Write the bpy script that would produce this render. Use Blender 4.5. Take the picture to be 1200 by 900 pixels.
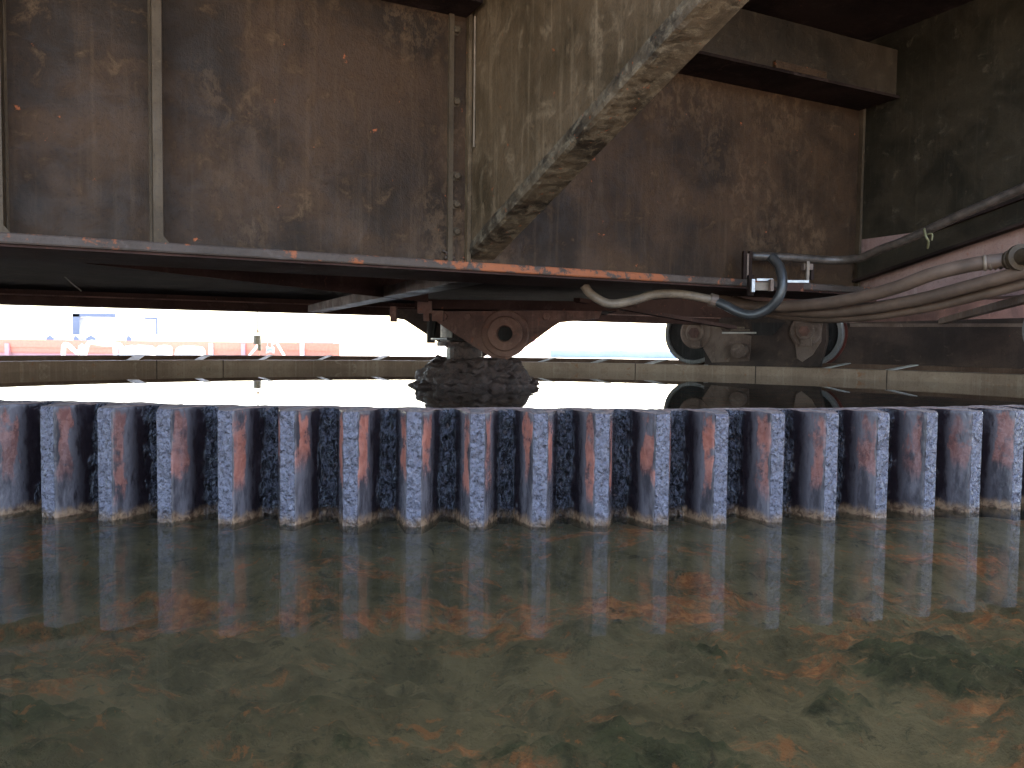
import bpy, bmesh, math, random
from mathutils import Vector, Matrix, noise
random.seed(7)
R = math.radians
for o in list(bpy.data.objects): bpy.data.objects.remove(o)
SC = bpy.context.scene; COL = SC.collection

# ------------------------------------------------------------------ camera, sky, sun, exposure
S = 0.5                                   # eye height above the water, metres; design unit
F, TH, RO = 931.3, 0.0477, 0.0117
cam = bpy.data.objects.new('camera', bpy.data.cameras.new('camera')); COL.objects.link(cam)
cam.location = (0, 0, S)
cam.rotation_euler = (Matrix.Rotation(math.pi/2-TH, 3, 'X') @ Matrix.Rotation(RO, 3, 'Z')).to_euler()
cam.data.sensor_width = 36; cam.data.lens = F/1200*36; cam.data.clip_start = .05; cam.data.clip_end = 5000
SC.camera = cam
w = bpy.data.worlds.new('World'); SC.world = w; w.use_nodes = True
SUN_EL, SUN_AZ = R(50), R(18)            # azimuth clockwise from +Y
nt = w.node_tree; bg = nt.nodes['Background']
sk = nt.nodes.new('ShaderNodeTexSky'); sk.sky_type = 'NISHITA'; sk.sun_disc = False
sk.sun_elevation = SUN_EL; sk.sun_rotation = SUN_AZ; sk.air_density = 1.0; sk.dust_density = 2.2; sk.ozone_density = .3
nt.links.new(sk.outputs[0], bg.inputs[0]); bg.inputs[1].default_value = 0.15
sun = bpy.data.objects.new('sun', bpy.data.lights.new('sun', 'SUN')); COL.objects.link(sun)
sun.data.energy = 4; sun.data.angle = R(.5); sun.data.color = (1, .94, .86)
sd = Vector((math.sin(SUN_AZ)*math.cos(SUN_EL), math.cos(SUN_AZ)*math.cos(SUN_EL), math.sin(SUN_EL)))
sun.rotation_euler = sd.to_track_quat('Z', 'Y').to_euler()
SC.view_settings.view_transform = 'Standard'; SC.view_settings.look = 'None'
SC.view_settings.gamma = 1; SC.view_settings.exposure = 3.4
SC.render.engine = 'CYCLES'
SC.cycles.max_bounces = 8; SC.cycles.diffuse_bounces = 4; SC.cycles.glossy_bounces = 4
SC.cycles.transparent_max_bounces = 12; SC.cycles.sample_clamp_indirect = 8

# ------------------------------------------------------------------ helpers
def tag(o, label=None, cat=None, group=None, kind=None):
    if label: o['label'] = label
    if cat: o['category'] = cat
    if group: o['group'] = group
    if kind: o['kind'] = kind
    return o
def thing(name, label, cat, loc=(0, 0, 0), group=None):
    o = bpy.data.objects.new(name, None); COL.objects.link(o); o.location = loc
    o.empty_display_size = .1
    return tag(o, label, cat, group)
def link(name, bm, mat, parent=None, smooth=False, bevel=0):
    if bevel: 
        es = [e for e in bm.edges if len(e.link_faces) == 2 and e.calc_face_angle(0) > .5]
        bmesh.ops.bevel(bm, geom=es, offset=bevel, segments=2, profile=.6, affect='EDGES', clamp_overlap=True)
    bmesh.ops.recalc_face_normals(bm, faces=bm.faces)
    me = bpy.data.meshes.new(name); bm.to_mesh(me); bm.free()
    if smooth:
        for p in me.polygons: p.use_smooth = True
    o = bpy.data.objects.new(name, me); COL.objects.link(o)
    me.materials.append(mat)
    if parent:
        o.parent = parent
        o.matrix_parent_inverse = Matrix.Translation(parent.location).inverted() if parent.type == 'EMPTY' else Matrix()
    return o
def BM(): return bmesh.new()
def frame_box(bm, o, ax, ay, az, x0, x1, y0, y1, z0, z1):
    vs = [bm.verts.new(o+ax*x+ay*y+az*z) for x in (x0, x1) for y in (y0, y1) for z in (z0, z1)]
    for f in ((0,1,3,2),(4,6,7,5),(0,4,5,1),(2,3,7,6),(0,2,6,4),(1,5,7,3)): bm.faces.new([vs[i] for i in f])
    return vs
def prism(bm, pts, vec):
    a = [bm.verts.new(p) for p in pts]; b = [bm.verts.new(p+vec) for p in pts]
    bm.faces.new(a); bm.faces.new(b[::-1]); n = len(a)
    for i in range(n): bm.faces.new([a[i], b[i], b[(i+1) % n], a[(i+1) % n]])
def basis(d):
    d = d.normalized(); h = Vector((0, 0, 1)) if abs(d.z) < .9 else Vector((1, 0, 0))
    a = d.cross(h).normalized(); return a, d.cross(a).normalized()
def lathe(bm, p, axis, prof, n=24, cap=True):
    """prof: (distance along axis, radius)"""
    axis = axis.normalized(); a, b = basis(axis); rings = []
    for (t, r) in prof:
        rings.append([bm.verts.new(p+axis*t+(a*math.cos(k*2*math.pi/n)+b*math.sin(k*2*math.pi/n))*r) for k in range(n)])
    for i in range(len(rings)-1):
        for k in range(n): bm.faces.new([rings[i][k], rings[i][(k+1) % n], rings[i+1][(k+1) % n], rings[i+1][k]])
    if cap: bm.faces.new(rings[0][::-1]); bm.faces.new(rings[-1])
def catmull(pts, sub=8):
    P = [pts[0]*2-pts[1]]+pts+[pts[-1]*2-pts[-2]]; out = []
    for i in range(1, len(P)-2):
        for k in range(sub):
            t = k/sub; a, b, c, d = P[i-1], P[i], P[i+1], P[i+2]
            out.append(.5*((2*b)+(c-a)*t+(2*a-5*b+4*c-d)*t*t+(3*b-a-3*c+d)*t**3))
    out.append(pts[-1]); return out
def tube(bm, pts, r, n=12, sub=8, rf=None):
    c = catmull(pts, sub) if sub > 1 else pts
    rings = []; a = None
    for i, p in enumerate(c):
        d = (c[min(i+1, len(c)-1)]-c[max(i-1, 0)]).normalized()
        if a is None: a, b = basis(d)
        a = (a-d*a.dot(d)).normalized(); b = d.cross(a)
        rr = r*(rf(i/(len(c)-1)) if rf else 1)
        rings.append([bm.verts.new(p+(a*math.cos(k*2*math.pi/n)+b*math.sin(k*2*math.pi/n))*rr) for k in range(n)])
    for i in range(len(rings)-1):
        for k in range(n): bm.faces.new([rings[i][k], rings[i][(k+1) % n], rings[i+1][(k+1) % n], rings[i+1][k]])
    bm.faces.new(rings[0][::-1]); bm.faces.new(rings[-1])
def arc(bm, c, prof, a0, a1, n, closed=True):
    """sweep a closed (r,z) profile round centre c; angle 0 faces the camera (-Y)"""
    rings = []
    for i in range(n+1):
        a = a0+(a1-a0)*i/n
        rings.append([bm.verts.new((c.x+r*math.sin(a), c.y-r*math.cos(a), z)) for r, z in prof])
    m = len(prof)
    for i in range(n):
        for k in range(m if closed else m-1):
            bm.faces.new([rings[i][k], rings[i+1][k], rings[i+1][(k+1) % m], rings[i][(k+1) % m]])
    if closed: bm.faces.new(rings[0]); bm.faces.new(rings[-1][::-1])
def ray(px, py):
    a, b = (px-600)/F, -(py-450)/F
    c, s = math.cos(RO), math.sin(RO)
    a, b = a*c-b*s, a*s+b*c
    return Vector((a, math.cos(TH)+b*math.sin(TH), -math.sin(TH)+b*math.cos(TH)))
def at(px, py, Y): d = ray(px, py); return Vector((0, 0, S))+d*(Y/d.y)
def onplane(px, py, p, n):
    d = ray(px, py); o = Vector((0, 0, S)); return o+d*((p-o).dot(n)/d.dot(n))

# ------------------------------------------------------------------ materials
class N:
    def __init__(s, name):
        s.m = bpy.data.materials.new(name); s.m.use_nodes = True; s.t = s.m.node_tree
        s.b = s.t.nodes['Principled BSDF']; s.out = s.t.nodes['Material Output']
        s.geo = None
    def n(s, typ, **k):
        x = s.t.nodes.new(typ)
        for a, v in k.items(): setattr(x, a, v)
        return x
    def l(s, a, b): s.t.links.new(a, b)
    def pos(s):
        if not s.geo: s.geo = s.n('ShaderNodeNewGeometry')
        return s.geo.outputs['Position']
    def mapv(s, src, scale=(1, 1, 1), loc=(0, 0, 0), rot=(0, 0, 0)):
        m = s.n('ShaderNodeMapping'); m.inputs['Scale'].default_value = scale
        m.inputs['Location'].default_value = loc; m.inputs['Rotation'].default_value = rot
        s.l(src, m.inputs[0]); return m.outputs[0]
    def noise(s, vec, scale, detail=6, rough=.6, dist=0):
        x = s.n('ShaderNodeTexNoise'); s.l(vec, x.inputs['Vector'])
        x.inputs['Scale'].default_value = scale; x.inputs['Detail'].default_value = detail
        x.inputs['Roughness'].default_value = rough; x.inputs['Distortion'].default_value = dist
        return x.outputs['Fac']
    def ss(s, v, a, b, o0=0, o1=1):
        x = s.n('ShaderNodeMapRange', interpolation_type='SMOOTHSTEP')
        if isinstance(v, (int, float)): x.inputs[0].default_value = v
        else: s.l(v, x.inputs[0])
        for i, q in zip((1, 2, 3, 4), (a, b, o0, o1)): x.inputs[i].default_value = q
        return x.outputs[0]
    def math(s, op, a, b=None, c=None):
        x = s.n('ShaderNodeMath', operation=op)
        for i, q in enumerate((a, b, c)):
            if q is None: continue
            if isinstance(q, (int, float)): x.inputs[i].default_value = q
            else: s.l(q, x.inputs[i])
        return x.outputs[0]
    def mix(s, f, a, b):
        x = s.n('ShaderNodeMix', data_type='RGBA')
        if isinstance(f, (int, float)): x.inputs[0].default_value = f
        else: s.l(f, x.inputs[0])
        for i, q in ((6, a), (7, b)):
            if isinstance(q, tuple): x.inputs[i].default_value = (*q, 1)
            else: s.l(q, x.inputs[i])
        return x.outputs[2]
    def bump(s, h, strength, dist, prev=None):
        x = s.n('ShaderNodeBump'); x.inputs['Strength'].default_value = strength; x.inputs['Distance'].default_value = dist
        s.l(h, x.inputs['Height'])
        if prev: s.l(prev, x.inputs['Normal'])
        return x.outputs[0]
    def fin(s, col=None, rough=None, normal=None, metal=0, spec=.5):
        for k, v in (('Base Color', col), ('Roughness', rough), ('Normal', normal), ('Metallic', metal), ('Specular IOR Level', spec)):
            if v is None: continue
            if isinstance(v, (int, float)): s.b.inputs[k].default_value = v
            elif isinstance(v, tuple): s.b.inputs[k].default_value = (*v, 1)
            else: s.l(v, s.b.inputs[k])
        return s.m

def steel(name, dark, mid, light, rust=(.30, .085, .03), rust_lo=.66, rust_hi=.72, rough=(.45, .75), sc=1.0, streak=.5, bump=.5, light_lo=.55, seed=0, zone=None, blotch=0, spec=.2):
    m = N(name); p = m.mapv(m.pos(), loc=(seed*3.1, seed*1.7, seed))
    big = m.noise(p, 1.6*sc, 5, .6, .4); midn = m.noise(p, 7*sc, 8, .65, .6); fine = m.noise(p, 60*sc, 6, .7)
    st = m.noise(m.mapv(p, (22*sc, 22*sc, 1.1*sc)), 1, 6, .65)
    c = m.mix(m.ss(big, .35, .65), dark, mid)
    c = m.mix(m.math('MULTIPLY', m.ss(st, .5, .72), streak), c, light)
    c = m.mix(m.math('MULTIPLY', m.ss(midn, light_lo, light_lo+.17), m.ss(fine, .35, .6, .15, .8)), c, light)
    c = m.mix(m.math('MULTIPLY', m.ss(fine, .5, .75), .55), c, tuple(x*.45 for x in dark))
    if blotch:
        bz = m.ss(m.noise(m.mapv(p, loc=(4.4, 1.3, 8.8)), 1.1, 3, .5), .47, .62)
        bm_ = m.math('MULTIPLY', m.math('MULTIPLY', bz, m.ss(m.noise(m.mapv(p, (1, 1, .7)), 17, 9, .75, .4), .47, .58)), blotch)
        c = m.mix(bm_, c, tuple(x*1.25 for x in light))
    rn = m.noise(m.mapv(p, loc=(9, 4, 2)), 9*sc, 9, .7, .3)
    if zone:
        sx_ = m.n('ShaderNodeSeparateXYZ'); m.l(m.pos(), sx_.inputs[0])
        zf_ = m.math('MULTIPLY', m.ss(sx_.outputs[0], zone[0], zone[0]+.4), m.math('SUBTRACT', 1, m.ss(sx_.outputs[0], zone[1]-.3, zone[1])))
        rn = m.math('ADD', rn, m.math('MULTIPLY', zf_, .11))
    rm = m.math('MULTIPLY', m.ss(rn, rust_lo, rust_hi), m.ss(fine, .25, .5, .5, 1))
    c = m.mix(rm, c, rust)
    h = m.math('ADD', m.math('MULTIPLY', midn, .6), m.math('MULTIPLY', fine, .4))
    b = m.bump(h, bump, .012)
    b = m.bump(rm, .35, .004, b)
    return m.fin(c, m.ss(midn, .3, .7, rough[0], rough[1]), b, 0, spec)
M = {}
M['web'] = steel('grimy_brown_steel', (.020, .011, .006), (.050, .026, .013), (.115, .069, .037), rust_lo=.665, rust_hi=.70, streak=.2, light_lo=.56, bump=.8, blotch=.32)
M['web_blotch'] = M['web']
M['bracket'] = steel('dusty_tan_steel', (.048, .031, .016), (.098, .064, .036), (.20, .14, .085), rust_lo=.67, rust_hi=.72, streak=.6, bump=.9, light_lo=.5, seed=2)
M['bracket_pit'] = steel('scaled_corner_steel', (.025, .018, .012), (.095, .068, .043), (.21, .165, .11), rust_lo=.62, rust_hi=.68, streak=0, sc=2.4, bump=1.0, light_lo=.45, seed=5)
M['flange'] = steel('flange_edge_steel', (.048, .034, .026), (.078, .055, .044), (.13, .10, .088), rust=(.27, .085, .036), rust_lo=.56, rust_hi=.63, streak=0, sc=.9, bump=.6, seed=4, zone=(-.6, 1.2))
M['stiff'] = steel('rib_steel', (.045, .030, .018), (.078, .053, .032), (.13, .092, .06), seed=6, streak=.2)
M['stringer'] = steel('shaded_brown_stringer_steel', (.015, .010, .006), (.034, .022, .013), (.07, .05, .03), rust_lo=.72, rust_hi=.76, seed=3, streak=.15)  # darker than the web: shade of the upper area put into the colour
M['dark'] = steel('shade_dark_steel', (.014, .009, .008), (.03, .019, .016), (.06, .04, .034), rust=(.12, .04, .02), seed=8, streak=.2, spec=.03, rough=(.75, .95))  # near-black tone carries the shade under deck and girders in its colour
M['under'] = steel('underside_steel', (.035, .019, .016), (.06, .032, .026), (.10, .06, .048), rust=(.2, .07, .04), rust_lo=.62, seed=9, streak=.1, spec=.03, rough=(.75, .95))
M['pink'] = steel('daylit_pink_plate', (.20, .115, .095), (.30, .19, .165), (.38, .27, .24), rust=(.28, .10, .06), rust_lo=.6, seed=11, streak=.3)  # paler than the wall above, to hold the daylight falling on it
M['pivot'] = steel('rusty_casting', (.08, .042, .034), (.20, .105, .078), (.30, .18, .14), rust=(.26, .09, .05), rust_lo=.58, seed=12, streak=.2, bump=.8)
M['bogie'] = steel('bogie_casting', (.10, .065, .05), (.19, .135, .105), (.28, .21, .17), rust=(.25, .1, .05), rust_lo=.6, seed=13, streak=.1, sc=.8)
M['bogie_dark'] = steel('bogie_dark_steel', (.035, .024, .02), (.08, .052, .04), (.13, .09, .065), seed=14, streak=.1, sc=.7)
M['railwall'] = steel('tan_rail_wall', (.24, .16, .11), (.38, .27, .19), (.50, .40, .30), rust=(.30, .14, .07), rust_lo=.58, seed=15, streak=.4, sc=.6)
M['curb'] = steel('brown_curb_steel', (.09, .05, .035), (.15, .09, .06), (.2, .14, .1), seed=16)
M['clip'] = steel('pale_clip_plate', (.4, .37, .33), (.55, .5, .45), (.65, .6, .55), seed=17, rust_lo=.64)
M['wheel'] = steel('black_wheel_web', (.015, .013, .013), (.03, .027, .025), (.06, .055, .05), seed=18)
M['tyre'] = steel('worn_tyre_steel', (.12, .115, .11), (.19, .18, .17), (.3, .3, .29), rough=(.25, .5), seed=19, rust_lo=.7)
M['redrim'] = steel('red_painted_rim', (.07, .02, .015), (.12, .03, .022), (.2, .07, .05), seed=20)
def plain(name, col, rough=.6, metal=0, var=.25, sc=12, bump=.2):
    m = N(name); p = m.pos(); n1 = m.noise(p, sc, 6, .65)
    c = m.mix(m.ss(n1, .3, .7), tuple(x*(1-var) for x in col), tuple(min(1, x*(1+var)) for x in col))
    return m.fin(c, rough, m.bump(m.noise(p, sc*4, 5), bump, .01), metal)
M['rubber'] = plain('black_rubber', (.03, .028, .027), .38)
M['hose_brown'] = plain('dusty_brown_hose', (.105, .066, .046), .6, sc=5, var=.3)
M['hose_pale'] = plain('pale_hose', (.15, .108, .075), .6, sc=14, var=.3)
M['glint'] = plain('bare_wet_steel', (.25, .25, .26), .3, .6, sc=40)
M['pipe_dark'] = plain('dark_pipe', (.06, .045, .036), .4, sc=20, var=.5)
M['white'] = plain('white_paint', (.8, .8, .79), .4, var=.06)
M['shaftwhite'] = plain('chalky_white_pipe', (.62, .60, .58), .5, var=.2, sc=25)
M['redhull'] = plain('faded_red_hull_paint', (.60, .30, .30), .6, var=.1, sc=1)
M['redtrim'] = plain('orange_red_rail_paint', (.55, .20, .13), .5, var=.1)
M['bluehull'] = plain('pale_blue_hull_paint', (.28, .33, .46), .6, var=.08, sc=1)
M['palegrey'] = plain('pale_blue_grey_paint', (.11, .13, .19), .6, var=.05, sc=1)
M['oldtan'] = plain('tan_post_paint', (.3, .22, .14), .6)
M['olive'] = plain('olive_drum_paint', (.06, .055, .035), .5)
M['concrete'] = plain('pale_quay_concrete', (.30, .265, .22), .8, var=.12, sc=.7)

def mat_tooth():
    m = N('greasy_tooth_steel'); tc = m.n('ShaderNodeTexCoord'); sp = m.n('ShaderNodeSeparateXYZ'); m.l(tc.outputs['Object'], sp.inputs[0])
    x, y, z = sp.outputs; ax = m.math('ABSOLUTE', x); rnd = m.n('ShaderNodeObjectInfo').outputs['Random']
    p = m.pos()
    lump = m.noise(p, 38, 9, .7, .8); fine = m.noise(p, 170, 5, .7); wig = m.noise(m.mapv(p, (30, 30, 9)), 1, 6, .65)
    vor = m.n('ShaderNodeTexVoronoi', feature='F1'); m.l(m.mapv(p, (1, 1, .6)), vor.inputs['Vector']); vor.inputs['Scale'].default_value = 52
    # flank film
    c = m.mix(m.ss(wig, .35, .65), (.04, .033, .034), (.11, .092, .092))
    # black grease towards the root
    axw = m.math('ADD', ax, m.math('MULTIPLY', m.math('SUBTRACT', wig, .5), .035))
    root = m.ss(axw, .040, .052)
    c = m.mix(root, c, (.012, .008, .009))
    core = m.ss(axw, .058, .072)
    c = m.mix(m.math('MULTIPLY', core, m.ss(m.noise(m.mapv(p, (1, 1, .6)), 70, 8, .75, 1), .45, .58)), c, (.12, .11, .13))  # pale patches paint wet sparkle into the groove grease
    # bare red-brown wear stripe on the upper flank
    wid = m.math('ADD', m.math('MULTIPLY', rnd, .008), .034)
    s1 = m.ss(axw, .0215, .0245); s2 = m.math('SUBTRACT', 1, m.ss(m.math('SUBTRACT', axw, wid), 0, .003))
    zz = m.math('ADD', z, m.math('MULTIPLY', m.math('SUBTRACT', wig, .5), .16))
    zlo = m.math('ADD', m.math('MULTIPLY', rnd, .13), .05)
    s3 = m.ss(m.math('SUBTRACT', zz, zlo), -.02, .03); s4 = m.math('SUBTRACT', 1, m.ss(zz, .285, .31))
    st = m.math('MULTIPLY', m.math('MULTIPLY', s1, s2), m.math('MULTIPLY', s3, s4))
    st = m.math('MULTIPLY', m.math('MULTIPLY', st, m.ss(m.noise(p, 14, 6, .7), .36, .5)), m.ss(m.noise(p, 3.1, 3, .5), .35, .6, .45, 1))
    sxw = m.n('ShaderNodeSeparateXYZ'); m.l(p, sxw.inputs[0])
    st = m.math('MULTIPLY', st, m.math('MULTIPLY', m.ss(sxw.outputs[0], .55, 1.1, 1, .5), m.ss(sxw.outputs[0], -1.3, -.6, .6, 1)))
    c = m.mix(m.math('MULTIPLY', st, .78), c, m.mix(m.ss(lump, .35, .65), (.24, .066, .038), (.38, .135, .085)))
    # tip land: caked grey-blue wet grease
    tip = m.math('SUBTRACT', 1, m.ss(ax, .0185, .021))
    c = m.mix(tip, c, m.mix(m.ss(m.noise(p, 105, 8, .75, .8), .36, .52), (.035, .028, .032), (.17, .148, .17)))
    # rust band at the waterline
    zb = m.math('ADD', z, m.math('MULTIPLY', m.math('SUBTRACT', wig, .5), .045))
    band = m.math('SUBTRACT', 1, m.ss(zb, .006, .034))
    c = m.mix(m.math('MULTIPLY', band, .85), c, m.mix(m.ss(lump, .35, .6), (.07, .035, .018), (.26, .15, .08)))
    low = m.math('SUBTRACT', 1, m.ss(zb, -.008, .001))
    c = m.mix(low, c, (.05, .045, .025))
    # dusty top face
    tn = m.n('ShaderNodeSeparateXYZ'); m.l(m.geo.outputs['Normal'], tn.inputs[0])
    c = m.mix(m.ss(tn.outputs[2], .6, .85), c, m.mix(m.ss(lump, .4, .6), (.08, .052, .042), (.19, .12, .09)))
    rough = m.math('ADD', m.math('MULTIPLY', st, .35), m.ss(lump, .3, .7, .03, .20))
    rough = m.math('ADD', rough, m.math('MULTIPLY', m.ss(tn.outputs[2], .6, .85), .65))
    amt = m.math('ADD', m.math('MAXIMUM', m.math('MULTIPLY', core, 1.0), m.math('MULTIPLY', tip, .6)), .03)
    vs2 = m.n('ShaderNodeTexVoronoi', feature='SMOOTH_F1'); vs2.inputs['Scale'].default_value = 62; vs2.inputs['Smoothness'].default_value = .35
    wv_ = m.n('ShaderNodeVectorMath', operation='ADD'); nz_ = m.n('ShaderNodeTexNoise'); m.l(p, nz_.inputs['Vector']); nz_.inputs['Scale'].default_value = 30
    sc_ = m.n('ShaderNodeVectorMath', operation='SCALE'); m.l(nz_.outputs['Color'], sc_.inputs[0]); sc_.inputs['Scale'].default_value = .035
    m.l(m.mapv(p, (1, 1, .55)), wv_.inputs[0]); m.l(sc_.outputs[0], wv_.inputs[1]); m.l(wv_.outputs[0], vs2.inputs['Vector'])
    l2 = m.noise(m.mapv(p, (1, 1, .75)), 95, 7, .72, 1.2)
    h = m.math('MULTIPLY', m.math('ADD', m.math('ADD', lump, m.math('MULTIPLY', fine, .3)), m.math('ADD', m.math('MULTIPLY', vor.outputs['Distance'], -.5), m.math('SUBTRACT', m.math('MULTIPLY', l2, .6), m.math('MULTIPLY', vs2.outputs['Distance'], 1.3)))), amt)
    return m.fin(c, rough, m.bump(h, 1.0, .034), 0, m.math('ADD', m.math('MULTIPLY', m.math('MAXIMUM', core, tip), .65), .2))
M['tooth'] = mat_tooth()

def mat_mud():
    m = N('caked_black_brown_mud'); p = m.pos(); a = m.noise(p, 14, 9, .75, .5); b = m.noise(p, 55, 6, .7)
    c = m.mix(m.ss(a, .38, .62), (.04, .021, .018), (.13, .078, .064)); c = m.mix(m.ss(b, .6, .75), c, (.14, .11, .11))
    return m.fin(c, m.ss(a, .3, .7, .3, .65), m.bump(m.math('ADD', a, m.math('MULTIPLY', b, .4)), 1, .04))
M['mud'] = mat_mud()

def mat_bed():
    m = N('algae_and_rust_silt'); p = m.pos()
    big = m.noise(p, 1.8, 6, .6, .5); md = m.noise(m.mapv(p, loc=(3, 7, 0)), 5.5, 9, .68, .7); fine = m.noise(p, 42, 8, .7, .3); sp = m.noise(p, 14, 8, .72, .4)
    c = m.mix(m.ss(md, .35, .62), (.078, .066, .035), (.195, .155, .085))
    spz = m.n('ShaderNodeSeparateXYZ'); m.l(p, spz.inputs[0])
    alg = m.ss(m.math('ADD', m.math('MULTIPLY', m.math('ADD', spz.outputs[2], .085), 9), m.math('MULTIPLY', m.math('SUBTRACT', md, .5), 1.6)), .05, .35)
    alg = m.math('MULTIPLY', alg, m.math('SUBTRACT', 1, m.ss(spz.outputs[1], 1.7, 1.95)))
    c = m.mix(alg, c, m.mix(m.ss(sp, .35, .6), (.010, .015, .007), (.058, .066, .031)))      # algae clumps
    rustp = m.math('MULTIPLY', m.ss(m.noise(m.mapv(p, (1.0, 1.4, 1), loc=(11, 2, 0)), 2.6, 10, .76, .5), .51, .60), m.ss(sp, .36, .56))
    rustp = m.math('MULTIPLY', rustp, m.math('SUBTRACT', 1, alg))
    c = m.mix(m.math('MULTIPLY', rustp, .85), c, m.mix(m.ss(fine, .4, .65), (.32, .10, .035), (.60, .23, .085)))
    crack = m.ss(m.noise(m.mapv(p, loc=(1, 1, 5)), 7, 10, .75, 1.2), .60, .68)
    c = m.mix(m.math('MULTIPLY', crack, .75), c, (.018, .018, .012))
    c = m.mix(m.math('MULTIPLY', m.ss(fine, .55, .75), .5), c, (.20, .17, .11))
    flk = m.noise(m.mapv(p, (1, 1.3, 1), loc=(6, 6, 6)), 19, 9, .78, .8)
    c = m.mix(m.math('MULTIPLY', m.ss(flk, .56, .64), .7), c, (.03, .034, .02))
    c = m.mix(m.math('MULTIPLY', m.ss(flk, .42, .36), .35), c, (.30, .23, .14))
    c = m.mix(m.math('MULTIPLY', m.ss(m.noise(m.mapv(p, loc=(2, 9, 4)), 16, 7, .7, .5), .60, .66), .7), c, (.36, .14, .05))
    return m.fin(c, .9, m.bump(m.math('ADD', sp, m.math('MULTIPLY', fine, .5)), 1, .03), 0, .1)
M['bed'] = mat_bed()

def mat_water():
    m = N('still_murky_water'); t = m.t; p = m.pos()
    fr = m.n('ShaderNodeFresnel'); fr.inputs['IOR'].default_value = 1.333
    gl = m.n('ShaderNodeBsdfGlossy'); gl.inputs['Roughness'].default_value = .012; gl.inputs['Color'].default_value = (.97, .98, 1, 1)
    tr = m.n('ShaderNodeBsdfTransparent'); tr.inputs['Color'].default_value = (.88, .86, .76, 1)
    nb = m.bump(m.math('ADD', m.noise(m.mapv(p, (1, .6, 1)), 5, 3, .5), m.math('MULTIPLY', m.noise(p, 38, 3, .5), .05)), .03, .003)
    mx = m.n('ShaderNodeMixShader'); df = m.n('ShaderNodeBsdfDiffuse'); df.inputs['Color'].default_value = (.12, .10, .052, 1)
    tb = m.n('ShaderNodeMixShader'); m.l(m.ss(m.noise(p, 2.2, 4, .6), .3, .7, .05, .13), tb.inputs[0]); m.l(tr.outputs[0], tb.inputs[1]); m.l(df.outputs[0], tb.inputs[2])
    m.l(fr.outputs[0], mx.inputs[0]); m.l(tb.outputs[0], mx.inputs[1]); m.l(gl.outputs[0], mx.inputs[2])
    m.l(nb, gl.inputs['Normal']); m.l(nb, fr.inputs['Normal']); m.l(mx.outputs[0], m.out.inputs['Surface'])
    return m.m
M['water'] = mat_water()

# ------------------------------------------------------------------ setting
C0 = Vector((-.8706*S, 16.898*S, 0))      # centre of the slewing ring
RT, DA, A0 = 12.574*S, .0276, -.1387
RO_IN = 16.83*S; ZRAIL = .335*S; ZG = .635*S
# ground: one sheet to the horizon, with the basin cut out of its middle
bm = BM(); n = 96
r0 = [bm.verts.new((C0.x+17.9*S*math.sin(2*math.pi*i/n), C0.y+17.9*S*math.cos(2*math.pi*i/n), -.10)) for i in range(n)]
prev = r0
for rr in (30, 120, 3000):
    cur = [bm.verts.new((C0.x+rr*math.sin(2*math.pi*i/n), C0.y+rr*math.cos(2*math.pi*i/n), -.10)) for i in range(n)]
    for i in range(n): bm.faces.new([prev[i], prev[(i+1) % n], cur[(i+1) % n], cur[i]])
    prev = cur
tag(link('ground', bm, M['concrete']), kind='structure')
bm = BM(); n = 96
vs = [bm.verts.new((C0.x+(RO_IN+.02)*math.sin(2*math.pi*i/n), C0.y+(RO_IN+.02)*math.cos(2*math.pi*i/n), 0)) for i in range(n)]
bm.faces.new(vs[::-1]); tag(link('water', bm, M['water']), kind='structure')
# flooded silt bed
bm = BM()
def bedz(x, y):
    v = Vector((x, y, 0))
    z = -.115+.045*noise.fractal(v*2.1+Vector((5, 1, 0)), 1, 2, 4)+.022*noise.fractal(v*9, 1, 2, 5)
    z += .06*math.exp(-(((x-.86)/.36)**2+((y-1.42)/.25)**2))+.055*math.exp(-(((x-.20)/.27)**2+((y-1.06)/.13)**2))+.045*math.exp(-(((x+.66)/.28)**2+((y-1.14)/.18)**2))+.03*math.exp(-(((x+.25)/.2)**2+((y-1.2)/.1)**2))
    z += .012*noise.ridged_multi_fractal(v*6+Vector((2, 2, 0)), 1, 2, 4, 1, 2)*max(0, noise.noise(v*1.7))
    z += .014*noise.fractal(v*24, .8, 2.1, 5)*(1 if z > -.085 else .35)
    z += .010*noise.ridged_multi_fractal(v*13, .9, 2.2, 5, 1, 2)-.008
    rr = math.hypot(x-C0.x, y-C0.y)-(RT-.02)
    k = max(0, min(1, 1-rr/.5)); k = k*k*(3-2*k); z = z*(1-k)+(-.016+.010*noise.noise(v*8))*k
    return min(z, -.007)
nx, ny = 420, 320; g = []
for j in range(ny+1):
    y = .35+(j/ny)**1.3*2.1
    g.append([bm.verts.new((xx, y, bedz(xx, y))) for xx in [(-1.9+3.8*i/nx)*(y+.4)/1.6 for i in range(nx+1)]])
for j in range(ny):
    for i in range(nx): bm.faces.new([g[j][i], g[j][i+1], g[j+1][i+1], g[j+1][i]])
tag(link('silt_bed', bm, M['bed'], smooth=True), kind='structure')
bm = BM(); n = 96
vs = [bm.verts.new((C0.x+(RO_IN+.02)*math.sin(2*math.pi*i/n), C0.y+(RO_IN+.02)*math.cos(2*math.pi*i/n), -.26)) for i in range(n)]
bm.faces.new(vs[::-1]); tag(link('basin_floor', bm, M['bed']), kind='structure')

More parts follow.
